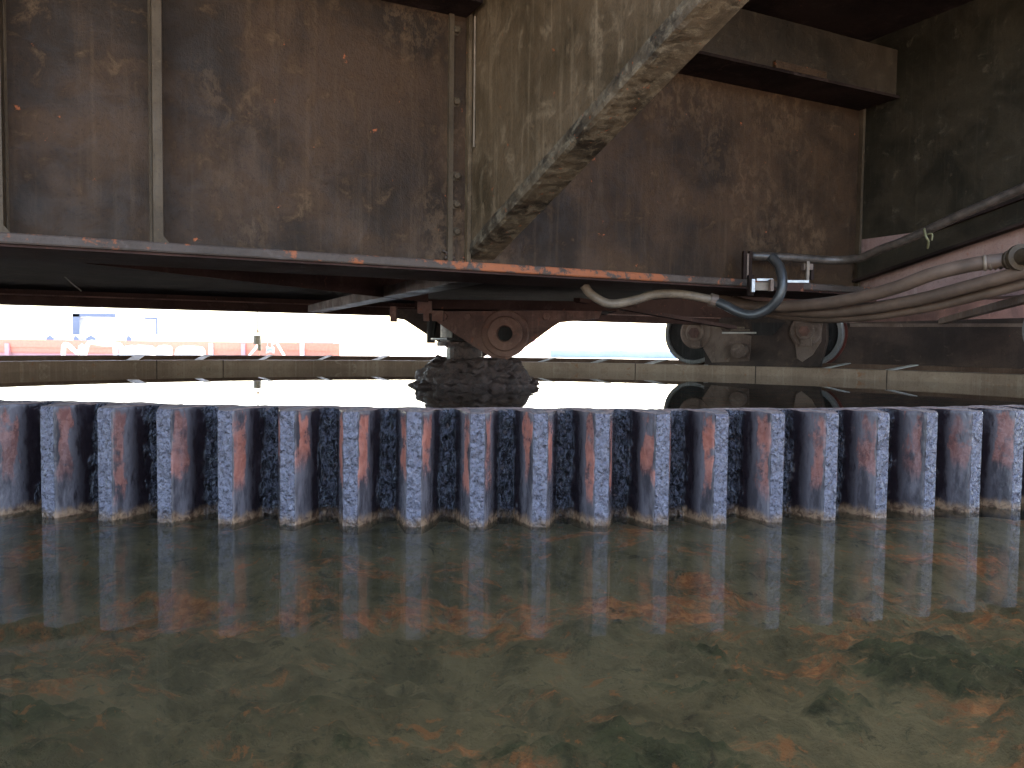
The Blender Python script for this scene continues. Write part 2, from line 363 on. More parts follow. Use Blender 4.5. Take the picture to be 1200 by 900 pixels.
# ------------------------------------------------------------------ slewing gear
gear = thing('slewing_gear', 'large toothed ring gear caked in wet grease, standing in the shallow water', 'gear', (C0.x, C0.y, 0))
PT = RT*DA; TD = .26*S
bm = BM()
a_lo, a_hi = A0-.5*DA-22*DA, A0+.5*DA+(17+22)*DA
n = 500; m_ = 10; rings = []
for i in range(n+1):
    a = a_lo+(a_hi-a_lo)*i/n; ring = []
    for (r, z) in ((RT-TD-.026, -.2), (RT-TD-.026, ZG-.012), (RT-TD-.03, ZG-.002), (RT-TD-.036, ZG), (RT-TD-.055, ZG-.002), (RT-TD-.078, ZG-.008), (RT-TD-.085, ZG-.02), (RT-TD-.085, -.2)):
        x, y = C0.x+r*math.sin(a), C0.y-r*math.cos(a)
        d = .0035*noise.fractal(Vector((x*14, y*14, z*8)), 1, 2, 4) if z > 0 else 0
        ring.append(bm.verts.new((x, y, z+d)))
    rings.append(ring)
for i in range(n):
    for k in range(7): bm.faces.new([rings[i][k], rings[i+1][k], rings[i+1][k+1], rings[i][k+1]])
M['rim'] = steel('dusty_rim_steel', (.08, .052, .042), (.15, .10, .078), (.23, .17, .14), rust=(.32, .13, .08), rust_lo=.6, seed=21, sc=2, rough=(.5, .8))
link('rim', bm, M['rim'], gear, smooth=True)

# tooth profile, local x tangential, y depth (0 at the tip, inward positive), z up
def tooth_mesh(ang, name):
    hx = PT/2; prof = []
    def add(x0, d0, x1, d1, k):
        for i in range(k): t = i/k; prof.append((x0+(x1-x0)*t, d0+(d1-d0)*t))
    tipw, rootw = .0205, .066
    add(-hx-.0005, TD, -rootw, TD-.004, 5); 
    for i in range(12):
        t = i/12; prof.append((-rootw+(rootw-tipw)*t, (TD-.004)*(1-t)**1.0-.006*math.sin(math.pi*t)))
    add(-tipw, 0, tipw, 0, 9)
    for i in range(12):
        t = i/12; prof.append((tipw+(rootw-tipw)*t, (TD-.004)*t-.006*math.sin(math.pi*t)))
    add(rootw, TD-.004, hx+.0005, TD, 5); prof.append((hx+.0005, TD))
    zs = [-.2, -.06, -.02]+[ZG*i/56 for i in range(0, 55)]+[ZG-.0045, ZG-.001]
    bm = BM(); grid = []
    ct, st = math.cos(ang), math.sin(ang)
    for zi, z in enumerate(zs):
        row = []
        for (x, d) in prof:
            ux, uy = x, d
            # world point for continuous noise
            X = C0.x+(RT-d)*math.sin(ang+x/RT); Y = C0.y-(RT-d)*math.cos(ang+x/RT)
            w_ = Vector((X, Y, z)); ax = abs(x)
            g_ = min(1, max(0, (ax-.050)/.014)); tp = 1 if ax < .0195 else 0
            amp = .020*g_+.0036*tp+.0012
            nz = noise.fractal(w_*Vector((26, 26, 16)).x if False else Vector((X*48, Y*48, z*30)), .9, 2.1, 4)
            off = amp*nz + g_*.016*max(0, noise.noise(Vector((X*16, Y*16, z*8))))
            dd = d-off
            if zi >= len(zs)-2: dd += .003 if zi == len(zs)-2 else .007
            zt = z+(.004*noise.noise(Vector((X*20, Y*20, 3))) if zi > 3 else 0)
            row.append(bm.verts.new((x*(RT-d)/RT, dd, zt)))
        grid.append(row)
    for j in range(len(zs)-1):
        for i in range(len(prof)-1): bm.faces.new([grid[j][i], grid[j][i+1], grid[j+1][i+1], grid[j+1][i]])
    top = grid[-1]
    # top face: strip back to the rim
    back = [bm.verts.new((v.co.x, TD+.040, v.co.z-.001)) for v in top]
    mid = [bm.verts.new((v.co.x, (v.co.y+TD+.040)/2, v.co.z+.002*noise.noise(v.co*40))) for v in top]
    for i in range(len(top)-1):
        bm.faces.new([top[i], top[i+1], mid[i+1], mid[i]]); bm.faces.new([mid[i], mid[i+1], back[i+1], back[i]])
    bmesh.ops.recalc_face_normals(bm, faces=bm.faces)
    me = bpy.data.meshes.new(name); bm.to_mesh(me); bm.free(); me.materials.append(M['tooth'])
    for p_ in me.polygons: p_.use_smooth = True
    return me
src = []
for k in range(-16, 34):
    ang = A0+DA*k
    if -2 <= k <= 19: me = tooth_mesh(ang, 'tooth'); src.append(me)
    else: me = None
    o = bpy.data.objects.new('tooth', me) if me else ('later', ang, k)
    if me:
        COL.objects.link(o); o.parent = gear
        o.location = (RT*math.sin(ang), -RT*math.cos(ang), 0); o.rotation_euler = (0, 0, ang)
for k in list(range(-16, -2))+list(range(20, 34)):
    ang = A0+DA*k; o = bpy.data.objects.new('tooth', src[k % len(src)]); COL.objects.link(o); o.parent = gear
    o.location = (RT*math.sin(ang), -RT*math.cos(ang), 0); o.rotation_euler = (0, 0, ang)

# ------------------------------------------------------------------ outer roller path
rp = thing('roller_path', 'low circular steel rail wall enclosing the flooded basin, tan with wet streaks', 'rail', (C0.x, C0.y, 0))
bm = BM(); r1 = RO_IN; zt = ZRAIL
arc(bm, C0, [(r1, -.3), (r1, zt-.006), (r1+.006, zt), (r1+.34, zt+.002), (r1+.34, -.3)], 0, 2*math.pi-.0001, 240)
link('rail_wall', bm, M['railwall'], rp)
bm = BM(); arc(bm, C0, [(r1+.342, -.2), (r1+.342, .51*S-.006), (r1+.36, .51*S), (r1+.40, .51*S), (r1+.40, -.2)], 0, 2*math.pi-.0001, 240)
link('outer_curb', bm, M['curb'], rp)
# welded joint strips and sloping clip plates
nj = 46
for i in range(nj):
    a = math.pi+(i-nj/2)*2*math.pi/nj+.011
    if abs(a-math.pi) > .95: continue
    bm = BM(); rad = Vector((math.sin(a), -math.cos(a), 0)); tan = Vector((math.cos(a), math.sin(a), 0)); Z = Vector((0, 0, 1))
    c = Vector((C0.x, C0.y, 0))
    # a sloping gusset from the rail top to the curb
    wv = random.uniform(.08, .22)
    p0 = c+rad*(r1+.03)+tan*0+Z*(zt+.006); p1 = c+rad*(r1+.335)+Z*(.51*S+.012)-tan*.28
    prism(bm, [p0, p0+tan*wv, p1+tan*wv, p1], Z*-.012)
    link('clip_plate', bm, M['clip'], rp)
for i in range(44):
    a = math.pi+(i-22)*.072
    if abs(a-math.pi) > .95: continue
    if i not in (9, 13, 17, 24, 31, 33, 36): continue
    bm = BM(); rad = Vector((math.sin(a), -math.cos(a), 0)); tan = Vector((math.cos(a), math.sin(a), 0))
    frame_box(bm, Vector((C0.x, C0.y, 0)), tan, rad, Vector((0, 0, 1)), -.008, .008, r1-.004, r1+.02, -.05, zt+.003)
    link('joint_strip', bm, M['bogie_dark'], rp)

# ------------------------------------------------------------------ superstructure
Z = Vector((0, 0, 1))
GU = Vector((.892, .451, 0)).normalized(); GN = Vector((GU.y, -GU.x, 0))      # along the girder, towards the camera
GA = Vector((-4.77*S, 7.40*S, 0))                                            # a point under the flange edge
ZB, ZTOP = 1.9*S, 5.95*S
def G(s, t, z): return GA+GU*s-GN*t+Z*z       # t: depth behind the flange edge
def gp(px, py, t):                            # point seen at (px,py) on the vertical plane t behind the flange edge
    q = onplane(px, py, GA-GN*t, GN); d = q-GA
    return d.dot(GU), q.z
TW = .17                                      # web set back from flange edge
g1 = thing('main_girder', 'near brown plate girder crossing above the gear, with orange rust on its lower flange edge', 'girder', G(0, 0, 0))
s_corner = gp(1008, 300, TW)[0]
bm = BM(); frame_box(bm, GA, GU, -GN, Z, -8, s_corner, TW, TW+.03, ZB+.05, ZTOP)
link('web', bm, M['web'], g1)
# bottom flange, worn edge: real uneven edge
bm = BM(); ns = 420; rows = []
for i in range(ns+1):
    s = -8+(s_corner+8)*i/ns; ww = .003*noise.fractal(Vector((s*9, 0, 0)), 1, 2, 4)
    rows.append([bm.verts.new(G(s, t, z)) for t, z in ((ww+.004, ZB), (ww-.001, ZB+.008), (ww, ZB+.043), (ww+.006, ZB+.05), (.71, ZB+.05), (.71, ZB))])
for i in range(ns):
    for k in range(6): bm.faces.new([rows[i][k], rows[i+1][k], rows[i+1][(k+1) % 6], rows[i][(k+1) % 6]])
link('bottom_flange', bm, M['flange'], g1)
bm = BM(); frame_box(bm, GA, GU, -GN, Z, -8, s_corner, .02, .70, ZB-.014, ZB-.002)
link('sole_plate', bm, M['under'], g1)
for px in (-4, 185):
    s = gp(px, 200, .01)[0]
    bm = BM(); frame_box(bm, GA, GU, -GN, Z, s-.022, s+.022, .012, TW, ZB+.051, ZTOP-.01)
    # weld fillets
    lathe(bm, G(s-.022, TW, ZB+.06), Z, [(0, .012), (1.9, .012)], 8); lathe(bm, G(s+.022, TW, ZB+.06), Z, [(0, .012), (1.9, .012)], 8)
    bmf = [G(s+.022, .014, ZB+.051), G(s+.05, .014, ZB+.051), G(s+.022, .014, ZB+.085)]
    prism(bm, bmf, -GN*.15)
    link('stiffener', bm, M['stiff'], g1, bevel=.003)
s = gp(1008, 200, TW)[0]
bm = BM(); frame_box(bm, GA, GU, -GN, Z, s-.03, s-.004, TW-.04, TW-.001, ZB+.051, ZTOP-.1); link('stiffener', bm, M['stiff'], g1)
# bolted splice strip left of the knee bracket
s0 = gp(549, 250, TW)[0]
sA = gp(527, 200, TW)[0]
bm = BM(); frame_box(bm, GA, GU, -GN, Z, sA-.018, sA+.012, TW-.028, TW-.001, ZB+.051, ZTOP-.4); link('splice_angle', bm, M['stiff'], g1, bevel=.003)
bm = BM(); frame_box(bm, GA, GU, -GN, Z, sA+.013, s0-.03, TW-.010, TW-.001, ZB+.051, ZTOP-.4); link('splice_plate', bm, M['web'], g1)
for py in (-90, -30, 36, 120, 207, 240, 272):
    sx, zz = gp(534, py, TW-.01); bm = BM()
    lathe(bm, G(sx, TW-.010, zz), GN, [(0, .030), (.008, .032), (.009, .022), (.032, .021), (.036, .015)], 6)
    link('bolt', bm, M['stiff'], g1)
# rough crusty lumps of scale at the splice foot
bm = BM()
for i in range(26):
    sx = random.uniform(sA-.05, s0+.02); v = G(sx, TW-.012+random.uniform(-.01, .005), ZB+.055+abs(random.gauss(0, .035)))
    bmesh.ops.create_icosphere(bm, subdivisions=1, radius=random.uniform(.004, .012), matrix=Matrix.Translation(v))
link('rust_scale', bm, M['flange'], g1)
# knee bracket projecting to the camera side
WK = .175
Pz = gp(549, 301, TW)[1]
# outer end: right plane through ray (875,0)
q = onplane(875, 0, GA+GU*(s0+WK), GU); tE = (GA-q).dot(GN); zE = q.z
sl = (zE-Pz)/(tE-TW); tF = tE*1.0-1.2; 
if tF > TW-3.2: tF = TW-3.4
zF = Pz+sl*(tF-TW)
bm = BM(); LI = .055
prof = [(TW-.001, Pz), (TW-.001, ZTOP-.01), (tF, ZTOP-.01), (tF, zF)]
prism(bm, [G(s0, t, z) for t, z in prof], GU*(WK-.012))
link('knee_bracket', bm, M['bracket'], g1, bevel=.012)
# its rough rolled lower edge: uneven scaled strip
bm = BM(); ns = 260; rows = []
for i in range(ns+1):
    t = TW-.006+(tF-TW)*i/ns; z = Pz+sl*(t-TW)
    pts = []
    for (ds, dz) in ((-.006, .075), (-.011, .050), (-.012, .018), (-.004, -.004), (.02, -.012), (.07, -.013), (.12, -.012), (WK, -.011), (WK+.002, .02), (WK, .06)):
        nn = noise.fractal(Vector((t*13, ds*30, dz*30)), 1, 2, 5); n2 = noise.fractal(Vector((t*4.5, ds*12+4, dz*12)), 1, 2, 4)
        k_ = .006 if ds < .1 else .0015
        pts.append(bm.verts.new(G(s0+ds+k_*nn*(1 if ds < .03 else 0)+(.010*min(0, n2) if ds < 0 and dz > .01 else 0)*-1, t, z+dz+k_*nn)))
    rows.append(pts)
for i in range(ns):
    for k in range(len(rows[0])-1): bm.faces.new([rows[i][k], rows[i+1][k], rows[i+1][k+1], rows[i][k+1]])
link('bracket_lower_plate', bm, M['bracket_pit'], g1)
bm = BM(); frame_box(bm, GA, GU, -GN, Z, s0-.028, s0-.004, TW-.05, TW-.001, ZB+.051, ZTOP-.3); link('bracket_cleat', bm, M['bracket'], g1, bevel=.003)
# conduit run down the bracket face
sx = s0-.008
bm = BM(); tube(bm, [G(sx, TW-.09, ZB+.75), G(sx, TW-.092, ZB+1.2), G(sx, TW-.09, ZTOP-.5)], .006, 8, 4); link('conduit', bm, M['hose_pale'], g1)
# longitudinal stringers at the web
def stringer(s_a, s_b, tF_, zlo, zhi, nm='stringer'):
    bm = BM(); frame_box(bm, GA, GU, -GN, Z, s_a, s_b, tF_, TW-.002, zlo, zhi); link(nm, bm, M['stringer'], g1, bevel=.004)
    bm = BM(); frame_box(bm, GA, GU, -GN, Z, s_a, s_b, tF_-.03, TW-.002, zlo-.022, zlo-.002); link('stringer_lip', bm, M['dark'], g1)
TS = TW-.34
sE, zl = gp(1050, 113, TS); _, zh = gp(1050, 58, TS)
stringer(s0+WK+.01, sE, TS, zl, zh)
sb, zb_ = gp(905, 88, TS-.03)
bm = BM()
for a_, b_ in ((905, 965),):
    s1_, s2_ = gp(a_, 90, TS)[0], gp(b_, 90, TS)[0]
    frame_box(bm, GA, GU, -GN, Z, s1_, s2_, TS-.03, TS-.001, zl+.0, zl+.05)
link('hanger_plate', bm, M['web'], g1, bevel=.004)
sLz = gp(540, -6, TS+.1)
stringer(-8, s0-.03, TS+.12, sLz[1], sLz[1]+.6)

# cross girder on the right
g3 = thing('cross_girder', 'dark stained plate girder at right running toward the camera, sloping channel along its foot', 'girder', G(s_corner, TW, 0))
def cp(px, py, ds=0.0):
    q = onplane(px, py, GA+GU*(s_corner+ds), GU); return (GA-q).dot(GN), q.z
def CW(t, z, ds=0.0): return GA+GU*(s_corner+ds)-GN*t+Z*z
M['cross'] = steel('stained_black_brown_steel', (.018, .0145, .009), (.038, .029, .018), (.10, .078, .05), rust_lo=.75, rust_hi=.8, seed=30, sc=1.8, streak=.15, light_lo=.56)
bm = BM(); frame_box(bm, GA, GU, -GN, Z, s_corner, s_corner+.03, -5.2, TW+.03, ZB+.45, ZTOP); link('web', bm, M['cross'], g3)
# lower plate, daylight put into its paler pink colour
_, zbot = cp(1200, 357); 
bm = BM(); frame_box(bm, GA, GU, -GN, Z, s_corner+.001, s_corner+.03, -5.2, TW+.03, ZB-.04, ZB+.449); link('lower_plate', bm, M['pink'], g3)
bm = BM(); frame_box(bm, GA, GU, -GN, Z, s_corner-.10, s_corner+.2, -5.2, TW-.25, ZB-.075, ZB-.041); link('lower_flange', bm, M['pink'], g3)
# sloping channel: rises toward the camera
tA, zA = cp(1000, 330, -.10); tB, zB = cp(1200, 262, -.10); tC, zC = cp(1200, 222, -.10); _, zD = cp(1010, 303, -.10)
slp = (zB-zA)/(tB-tA); tG = -4.5
bm = BM()
def slab(bm, ds0, ds1, za, zc, t0=TW-.06, t1=tG):
    pts = [CW(t0, za+slp*(t0-tA), ds0), CW(t0, zc+slp*(t0-tA), ds0), CW(t1, zc+slp*(t1-tA), ds0), CW(t1, za+slp*(t1-tA), ds0)]
    prism(bm, pts, GU*(ds1-ds0))
dzc = (zC-zB)*.8
slab(bm, -.10, -.012, zA, zA+dzc); link('channel', bm, M['cross'], g3, bevel=.004)
bm = BM(); slab(bm, -.16, -.101, zA-.02, zA); slab(bm, -.13, -.101, zA+dzc-.02, zA+dzc); link('channel_lip', bm, M['dark'], g3)

# platform deck overhead
pd = BM(); frame_box(pd, GA, GU, -GN, Z, -9, s_corner+14, -2.5, 15, ZTOP+.002, ZTOP+.05)
tag(link('platform_deck', pd, M['dark']), 'black steel deck overhead, shade put into its colour, seen above the far end of the stringer at top right', 'deck')
# far girder
g2 = thing('main_girder', 'far dark girder whose lower edge bounds the bright opening beyond the basin', 'girder', G(0, 7.9, 0))
q = at(0, 356, 20.5*S); tFar = (GA-q).dot(GN); zf = q.z
q2 = at(780, 380, 31*S)
bm = BM(); frame_box(bm, GA, GU, -GN, Z, -14, 26, tFar+.02, tFar+.05, zf+.13, ZTOP); link('web', bm, M['under'], g2)
bm = BM(); frame_box(bm, GA, GU, -GN, Z, -14, 26, tFar-.02, tFar+.4, zf, zf+.128); link('bottom_flange', bm, M['under'], g2)
bm = BM(); frame_box(bm, GA, GU, -GN, Z, -14, 26, tFar-.05, tFar-.021, zf+.118, zf+.135); link('flange_lip', bm, M['pivot'], g2)
# diagonal braces between the girders
def brace(name, A, B, hgt, wid, mat, label):
    d = (B-A); a = Vector((d.y, -d.x, 0)).normalized(); bm = BM()
    pts = [A-a*wid/2, A+a*wid/2, A+a*wid/2+Z*hgt, A-a*wid/2+Z*hgt]; prism(bm, pts, d)
    o = link(name, bm, mat, None, bevel=.004); return tag(o, label, 'brace')
brace('diagonal_brace', at(-60, 291, 8.6*S), at(500, 354, 17*S), .5, .04, M['under'], 'long dark brace behind the near girder, sloping down right from the left edge')
brace('diagonal_brace', at(370, 366, 23*S), at(600, 322, 10.6*S), .10, .22, M['bogie_dark'], 'rust brown brace rising right between the girders, left of the pivot')
brace('diagonal_brace', at(676, 354, 19*S), at(860, 386, 24*S), .05, .1, M['under'], 'short thin brace sloping down right of the pivot bracket')
brace('diagonal_brace', at(1104, 380, 14*S), at(1240, 345, 9*S), .05, .06, M['bogie'], 'small tan brace below the hose connector at the right edge')
# mounting beam over the pivot
pb = BM(); A = at(380, 350, 21*S); B = at(800, 362, 21*S)
Y0 = 19.2*S
frame_box(pb, Vector((0, 0, 0)), Vector((1, 0, 0)), Vector((0, 1, 0)), Z, at(486, 352, Y0).x, at(724, 352, Y0).x, Y0, Y0+1.2, at(600, 363, Y0).z, at(600, 352, Y0).z)
mb = link('mounting_beam', pb, M['under'], None, bevel=.006); tag(mb, 'dark rust coloured beam carrying the pivot bracket under the platform', 'beam')
ub = BM(); frame_box(ub, GA, GU, -GN, Z, -1.5, s_corner+1.2, .9, tFar-.06, ZB+.21, ZB+.24)
tag(link('belly_plate', ub, M['dark']), 'black underside plate between the two girders, above the pivot bracket', 'plate')

# ------------------------------------------------------------------ centre pivot
pv = thing('pivot_bracket', 'rusty V shaped bearing bracket with a round bored boss, hanging over the mud mound', 'bracket', (C0.x, Y0, 0))
YP = 19.35*S
def pl(px, py, Y=YP): return at(px, py, Y)
bm = BM(); prism(bm, [pl(*p) for p in ((507, 365), (512, 377), (520, 383), (576, 419), (583, 423), (592, 423), (599, 419), (648, 383), (656, 378), (702, 373), (706, 363))], Vector((0, .09, 0)))
link('front_plate', bm, M['pivot'], pv, bevel=.008)
bm = BM(); prism(bm, [pl(*p, YP+.75) for p in ((455, 362), (457, 372), (474, 375), (540, 418), (560, 422), (600, 400), (625, 362))], Vector((0, .09, 0)))
link('rear_plate', bm, M['bogie_dark'], pv, bevel=.008)
bc = pl(592, 391); ku = 19.35*S/F
ax = Vector((-.06, -1, 0)).normalized()
bm = BM(); r = 28*ku
lathe(bm, bc, ax, [(0, r), (.03, r), (.045, r*.95), (.047, r*.74), (.10, r*.72), (.115, r*.68), (.117, r*.34), (.02, r*.32), (-.4, r*.3)], 36, cap=False)
link('boss', bm, M['pivot'], pv)
bm = BM(); lathe(bm, bc, ax, [(0, r*.30), (.012, r*.30)], 24); link('bore_shade_disc', bm, M['wheel'], pv)  # black disc stands in for the shade inside the bore
for px in (520, 548, 640, 668):
    bm = BM(); lathe(bm, pl(px, 371), Vector((0, -1, 0)), [(0, .05), (.035, .05), (.04, .04)], 6); link('bolt', bm, M['pivot'], pv)
for (x0, x1, y0, y1) in ((489, 506, 353, 367), (496, 503, 367, 376), (506, 519, 364, 376), (457, 464, 359, 377)):
    bm = BM(); a, b = pl(x0, y1, YP-.1), pl(x1, y0, YP-.1)
    frame_box(bm, Vector((0, 0, 0)), Vector((1, 0, 0)), Vector((0, 1, 0)), Z, a.x, b.x, a.y, a.y+.12, a.z, b.z); link('clamp_block', bm, M['pivot'], pv, bevel=.006)
# greased shaft with a white pipe
sh = thing('pivot_shaft', 'greasy black shaft with disc flanges and a chalk white pipe behind the V bracket', 'shaft', (pl(534, 400).x, YP+.3, 0))
def vs_(px, y0, y1, rpx, Y, mat, nm, prof=None):
    a, b = pl(px, y1, Y), pl(px, y0, Y); k = Y/F; bm = BM()
    lathe(bm, a, Z, prof or [(0, rpx*k), (b.z-a.z, rpx*k)], 20); return link(nm, bm, mat, sh, smooth=False)
vs_(523, 374, 400, 7, YP+.45, M['shaftwhite'], 'pipe'); vs_(529, 408, 430, 6, YP+.45, M['shaftwhite'], 'pipe')
vs_(535, 396, 399, 29, YP+.42, M['wheel'], 'flange'); vs_(538, 401, 406, 26, YP+.42, M['mud'], 'flange'); vs_(545, 404, 430, 20, YP+.5, M['mud'], 'shaft')
vs_(522, 396.5, 398, 17, YP+.3, M['glint'], 'washer'); vs_(505, 360, 402, 5, YP+.7, M['wheel'], 'column')
# mud mound round the pivot foot
bm = BM(); cx_ = pl(555, 450).x; cy_ = 19.9*S; na = 120; prof_r = [(-.15, .55), (-.08, .68), (-.02, .79), (.02, .78), (.06, .69), (.11, .70), (.16, .655), (.21, .62), (.26, .585), (.30, .555), (.335, .50), (.335, .42), (.29, .32), (.26, .2), (.25, .05)]
pr = []
for i in range(len(prof_r)-1):
    for k in range(4): t = k/4; pr.append((prof_r[i][0]*(1-t)+prof_r[i+1][0]*t, prof_r[i][1]*(1-t)+prof_r[i+1][1]*t))
pr.append(prof_r[-1]); grid = []
for zc, rr in pr:
    row = []
    for i in range(na):
        a = 2*math.pi*i/na; d = Vector((math.cos(a), math.sin(a), 0))
        p_ = Vector((cx_, cy_, zc))+d*rr; nn = noise.fractal(p_*6.5, .6, 2.1, 7); n3 = noise.noise(p_*3+Vector((0, 0, 7)))
        row.append(bm.verts.new(p_+d*(.085*nn+.06*n3)+Z*.05*noise.fractal(p_*7+Vector((3, 3, 3)), .8, 2, 5)))
    grid.append(row)
for j in range(len(pr)-1):
    for i in range(na): bm.faces.new([grid[j][i], grid[j][(i+1) % na], grid[j+1][(i+1) % na], grid[j+1][i]])
bm.faces.new(grid[-1])
tag(link('mud_mound', bm, M['mud'], smooth=True), 'lumpy dark mound of caked grease and mud rising from the water under the pivot', 'mound')

# ------------------------------------------------------------------ bogies on the far rail
def bogie(label, px_c, Dc, wheels, partial=False):
    pc = at(px_c, 405, Dc); rad = Vector((pc.x-C0.x, pc.y-C0.y, 0)).normalized(); ang = math.atan2(rad.x, rad.y)
    base = C0+rad*(RO_IN+.17); base.z = ZRAIL
    tan = Vector((rad.y, -rad.x, 0))            # to the right as seen from the camera
    o = thing('wheel_bogie', label, 'bogie', base)
    return o, base, rad, tan
bg_, base, rad, tan = bogie('two wheeled steel bogie with round axle caps, standing where the bright opening ends', 885, 32.2*S, 2)
def B(x, y, z): return base+tan*x-rad*y+Z*z     # y towards the ring centre (camera)
D = base.y; k = D/F/ max(.6, tan.x)
wr = .62
tcen = []
for nm, x in (('left', -1.02), ('right', 1.22)):
    bm = BM(); c = B(x, -.10, wr+.005)
    lathe(bm, c, -rad, [(-.0, wr*.55), (.05, wr*.8), (.06, wr*.86)], 40); 
    wb = link('wheel', bm, M['wheel'], bg_)
    bm = BM(); lathe(bm, c, -rad, [(-.06, wr*.99), (.10, wr*.99), (.11, wr*.97), (.112, wr*.87), (.055, wr*.85), (-.06, wr*.85)], 64, cap=False)
    link('tyre', bm, M['tyre'], wb).matrix_parent_inverse = Matrix.Identity(4)
    bm = BM(); lathe(bm, c, -rad, [(-.16, wr*1.06), (-.07, wr*1.06), (-.062, wr*.8), (-.16, wr*.8)], 64, cap=False)
    link('wheel_flange', bm, M['redrim'], wb).matrix_parent_inverse = Matrix.Identity(4)
# side frame between the wheels
def bpl(px, py, off):                           # pixel to the vertical plane in front of the bogie
    q = onplane(px, py, base-rad*off, rad); d = q-base; return d.dot(tan), q.z-base.z
def bprism(pts, off, th, mat, nm, bev=.01):
    bm = BM(); prism(bm, [B(bpl(x, y, off)[0], off, bpl(x, y, off)[1]) for x, y in pts], rad*th); return link(nm, bm, mat, bg_, bevel=bev)
bprism([(826, 372), (826, 428), (846, 429), (900, 430), (960, 430), (968, 400), (968, 372)], .16, .18, M['bogie_dark'], 'frame')
bprism([(832, 383), (824, 408), (834, 425), (878, 423), (880, 394), (866, 390), (848, 391), (838, 376), (832, 376)], .19, .028, M['bogie'], 'side_plate')
bprism([(930, 374), (924, 392), (932, 404), (934, 420), (940, 424), (952, 416), (962, 400), (964, 374)], .19, .028, M['bogie'], 'side_plate')
bprism([(838, 383), (872, 383), (872, 385), (838, 385)], .20, .03, M['hose_pale'], 'shim', 0)
bprism([(846, 389), (886, 389), (886, 391), (846, 391)], .20, .03, M['clip'], 'shim', 0)
bprism([(856, 386), (878, 386), (878, 387.5), (856, 387.5)], .20, .03, M['hose_pale'], 'shim', 0)
bprism([(880, 378), (920, 378), (905, 393), (884, 393)], .185, .02, M['wheel'], 'recess_plate', 0)
for px, py, r1_, mt in ((815, 390, 19, 'bogie'), (944, 388, 17, 'bogie')):
    x_, z_ = bpl(px, py, .2); kk = D/F
    bm = BM(); lathe(bm, B(x_, .16, z_), -rad, [(0, r1_*kk), (.05, r1_*kk), (.06, r1_*kk*.9), (.062, r1_*kk*.6), (.10, r1_*kk*.58), (.11, r1_*kk*.5)], 32); bs = link('axle_boss', bm, M[mt], bg_)
    bm = BM(); lathe(bm, B(x_, .271, z_), -rad, [(0, r1_*kk*.36), (.02, r1_*kk*.36), (.025, r1_*kk*.26)], 6); link('pin', bm, M['pivot'], bs).matrix_parent_inverse = Matrix.Identity(4)
    x2, z2 = bpl(px+1, py+13, .2)
    bm = BM(); frame_box(bm, B(x2, .225, z2), tan, -rad, Z, -6*kk, 6*kk, 0, .03, -4*kk, 4*kk); link('key_plate', bm, M['bogie'], bg_, bevel=.005)
x_, z_ = bpl(868, 411, .2)
bm = BM(); lathe(bm, B(x_, .18, z_), -rad, [(0, 9*kk), (.16, 9*kk), (.17, 8.2*kk)], 28); link('pin_cap', bm, M['bogie'], bg_)
# equalising beam to the right of it
eb = thing('equaliser_beam', 'long dark brown boxed beam over the rail, right of the two wheeled bogie', 'beam', base)
bm = BM(); prism(bm, [B(bpl(x, y, -.2)[0], -.2, bpl(x, y, -.2)[1]) for x, y in ((968, 379), (968, 400), (968, 427), (1290, 446), (1290, 370))], rad*.25)
link('web', bm, M['bogie_dark'], eb, bevel=.01)
bm = BM(); prism(bm, [B(bpl(x, y, -.165)[0], -.165, bpl(x, y, -.165)[1]) for x, y in ((996, 379), (996, 383), (1290, 383), (1290, 379))], rad*.03)
link('top_flange', bm, M['bogie'], eb)
p_ = onplane(1252, 386, C0+Vector((0, 0, 0))+rad*0+Vector((0, 23*S-C0.y, 0)), Vector((0, 1, 0)))
wt = thing('bogie_wheel', 'edge of a grey tyred wheel cut off by the right side of the picture', 'wheel', (p_.x, p_.y, ZRAIL))
bm = BM(); ax2 = Vector((-.55, -.8, 0)).normalized(); lathe(bm, p_, ax2, [(0, .48), (.02, .56), (.14, .56), (.16, .50), (.16, .45)], 48); link('tyre', bm, M['tyre'], wt)
bm = BM(); lathe(bm, p_+ax2*.155, ax2, [(0, .45), (.03, .36)], 40); link('hub', bm, M['wheel'], wt)

# ------------------------------------------------------------------ hoses, pipes, clamps
def hose(name, pts, rpx, mat, label, cat='hose', n=12, rf=None):
    P = [at(x, y, Y*S) for x, y, Y in pts]; Ym = sum(p[2] for p in pts)/len(pts)*S
    bm = BM(); tube(bm, P, rpx*Ym/F, n, 10, rf); return tag(link(name, bm, mat, smooth=True), label, cat)
YH = 11.6
hose('cable_hose', [(684, 334, 11.2), (694, 346, 11.2), (715, 356, 11.2), (742, 352, 11.3), (768, 345, 11.4), (800, 345, 11.5), (838, 352, 11.6)], 5.2, M['hose_pale'], 'pale beige hose sagging under the rusty flange left of its joint')
hose('cable_hose', [(836, 352, 11.6), (850, 358, 11.5), (866, 366, 11.4), (882, 369, 11.3), (900, 362, 11.2), (913, 348, 11.1), (917, 330, 11.1), (913, 312, 11.2), (904, 301, 11.3)], 5.6, M['rubber'], 'black rubber hose looping up over the flange edge to the dark pipe')
bm = BM(); a = at(832, 351, 11.6*S); b = at(840, 353, 11.6*S); tube(bm, [a, b], .048, 16, 1); tag(link('hose_clamp', bm, M['hose_brown']), 'brown clamp joining the pale hose to the black loop', 'clamp')
hose('dark_pipe', [(880, 300, 11.8), (905, 301, 11.8), (940, 303, 11.9), (975, 305, 12), (1005, 303, 11.8), (1035, 291, 11.4), (1060, 282, 11.1), (1130, 250, 10.4), (1200, 220, 9.8), (1260, 192, 9.2)], 5.2, M['pipe_dark'], 'dark pipe along the web foot, bending up onto the sloping channel', 'pipe')
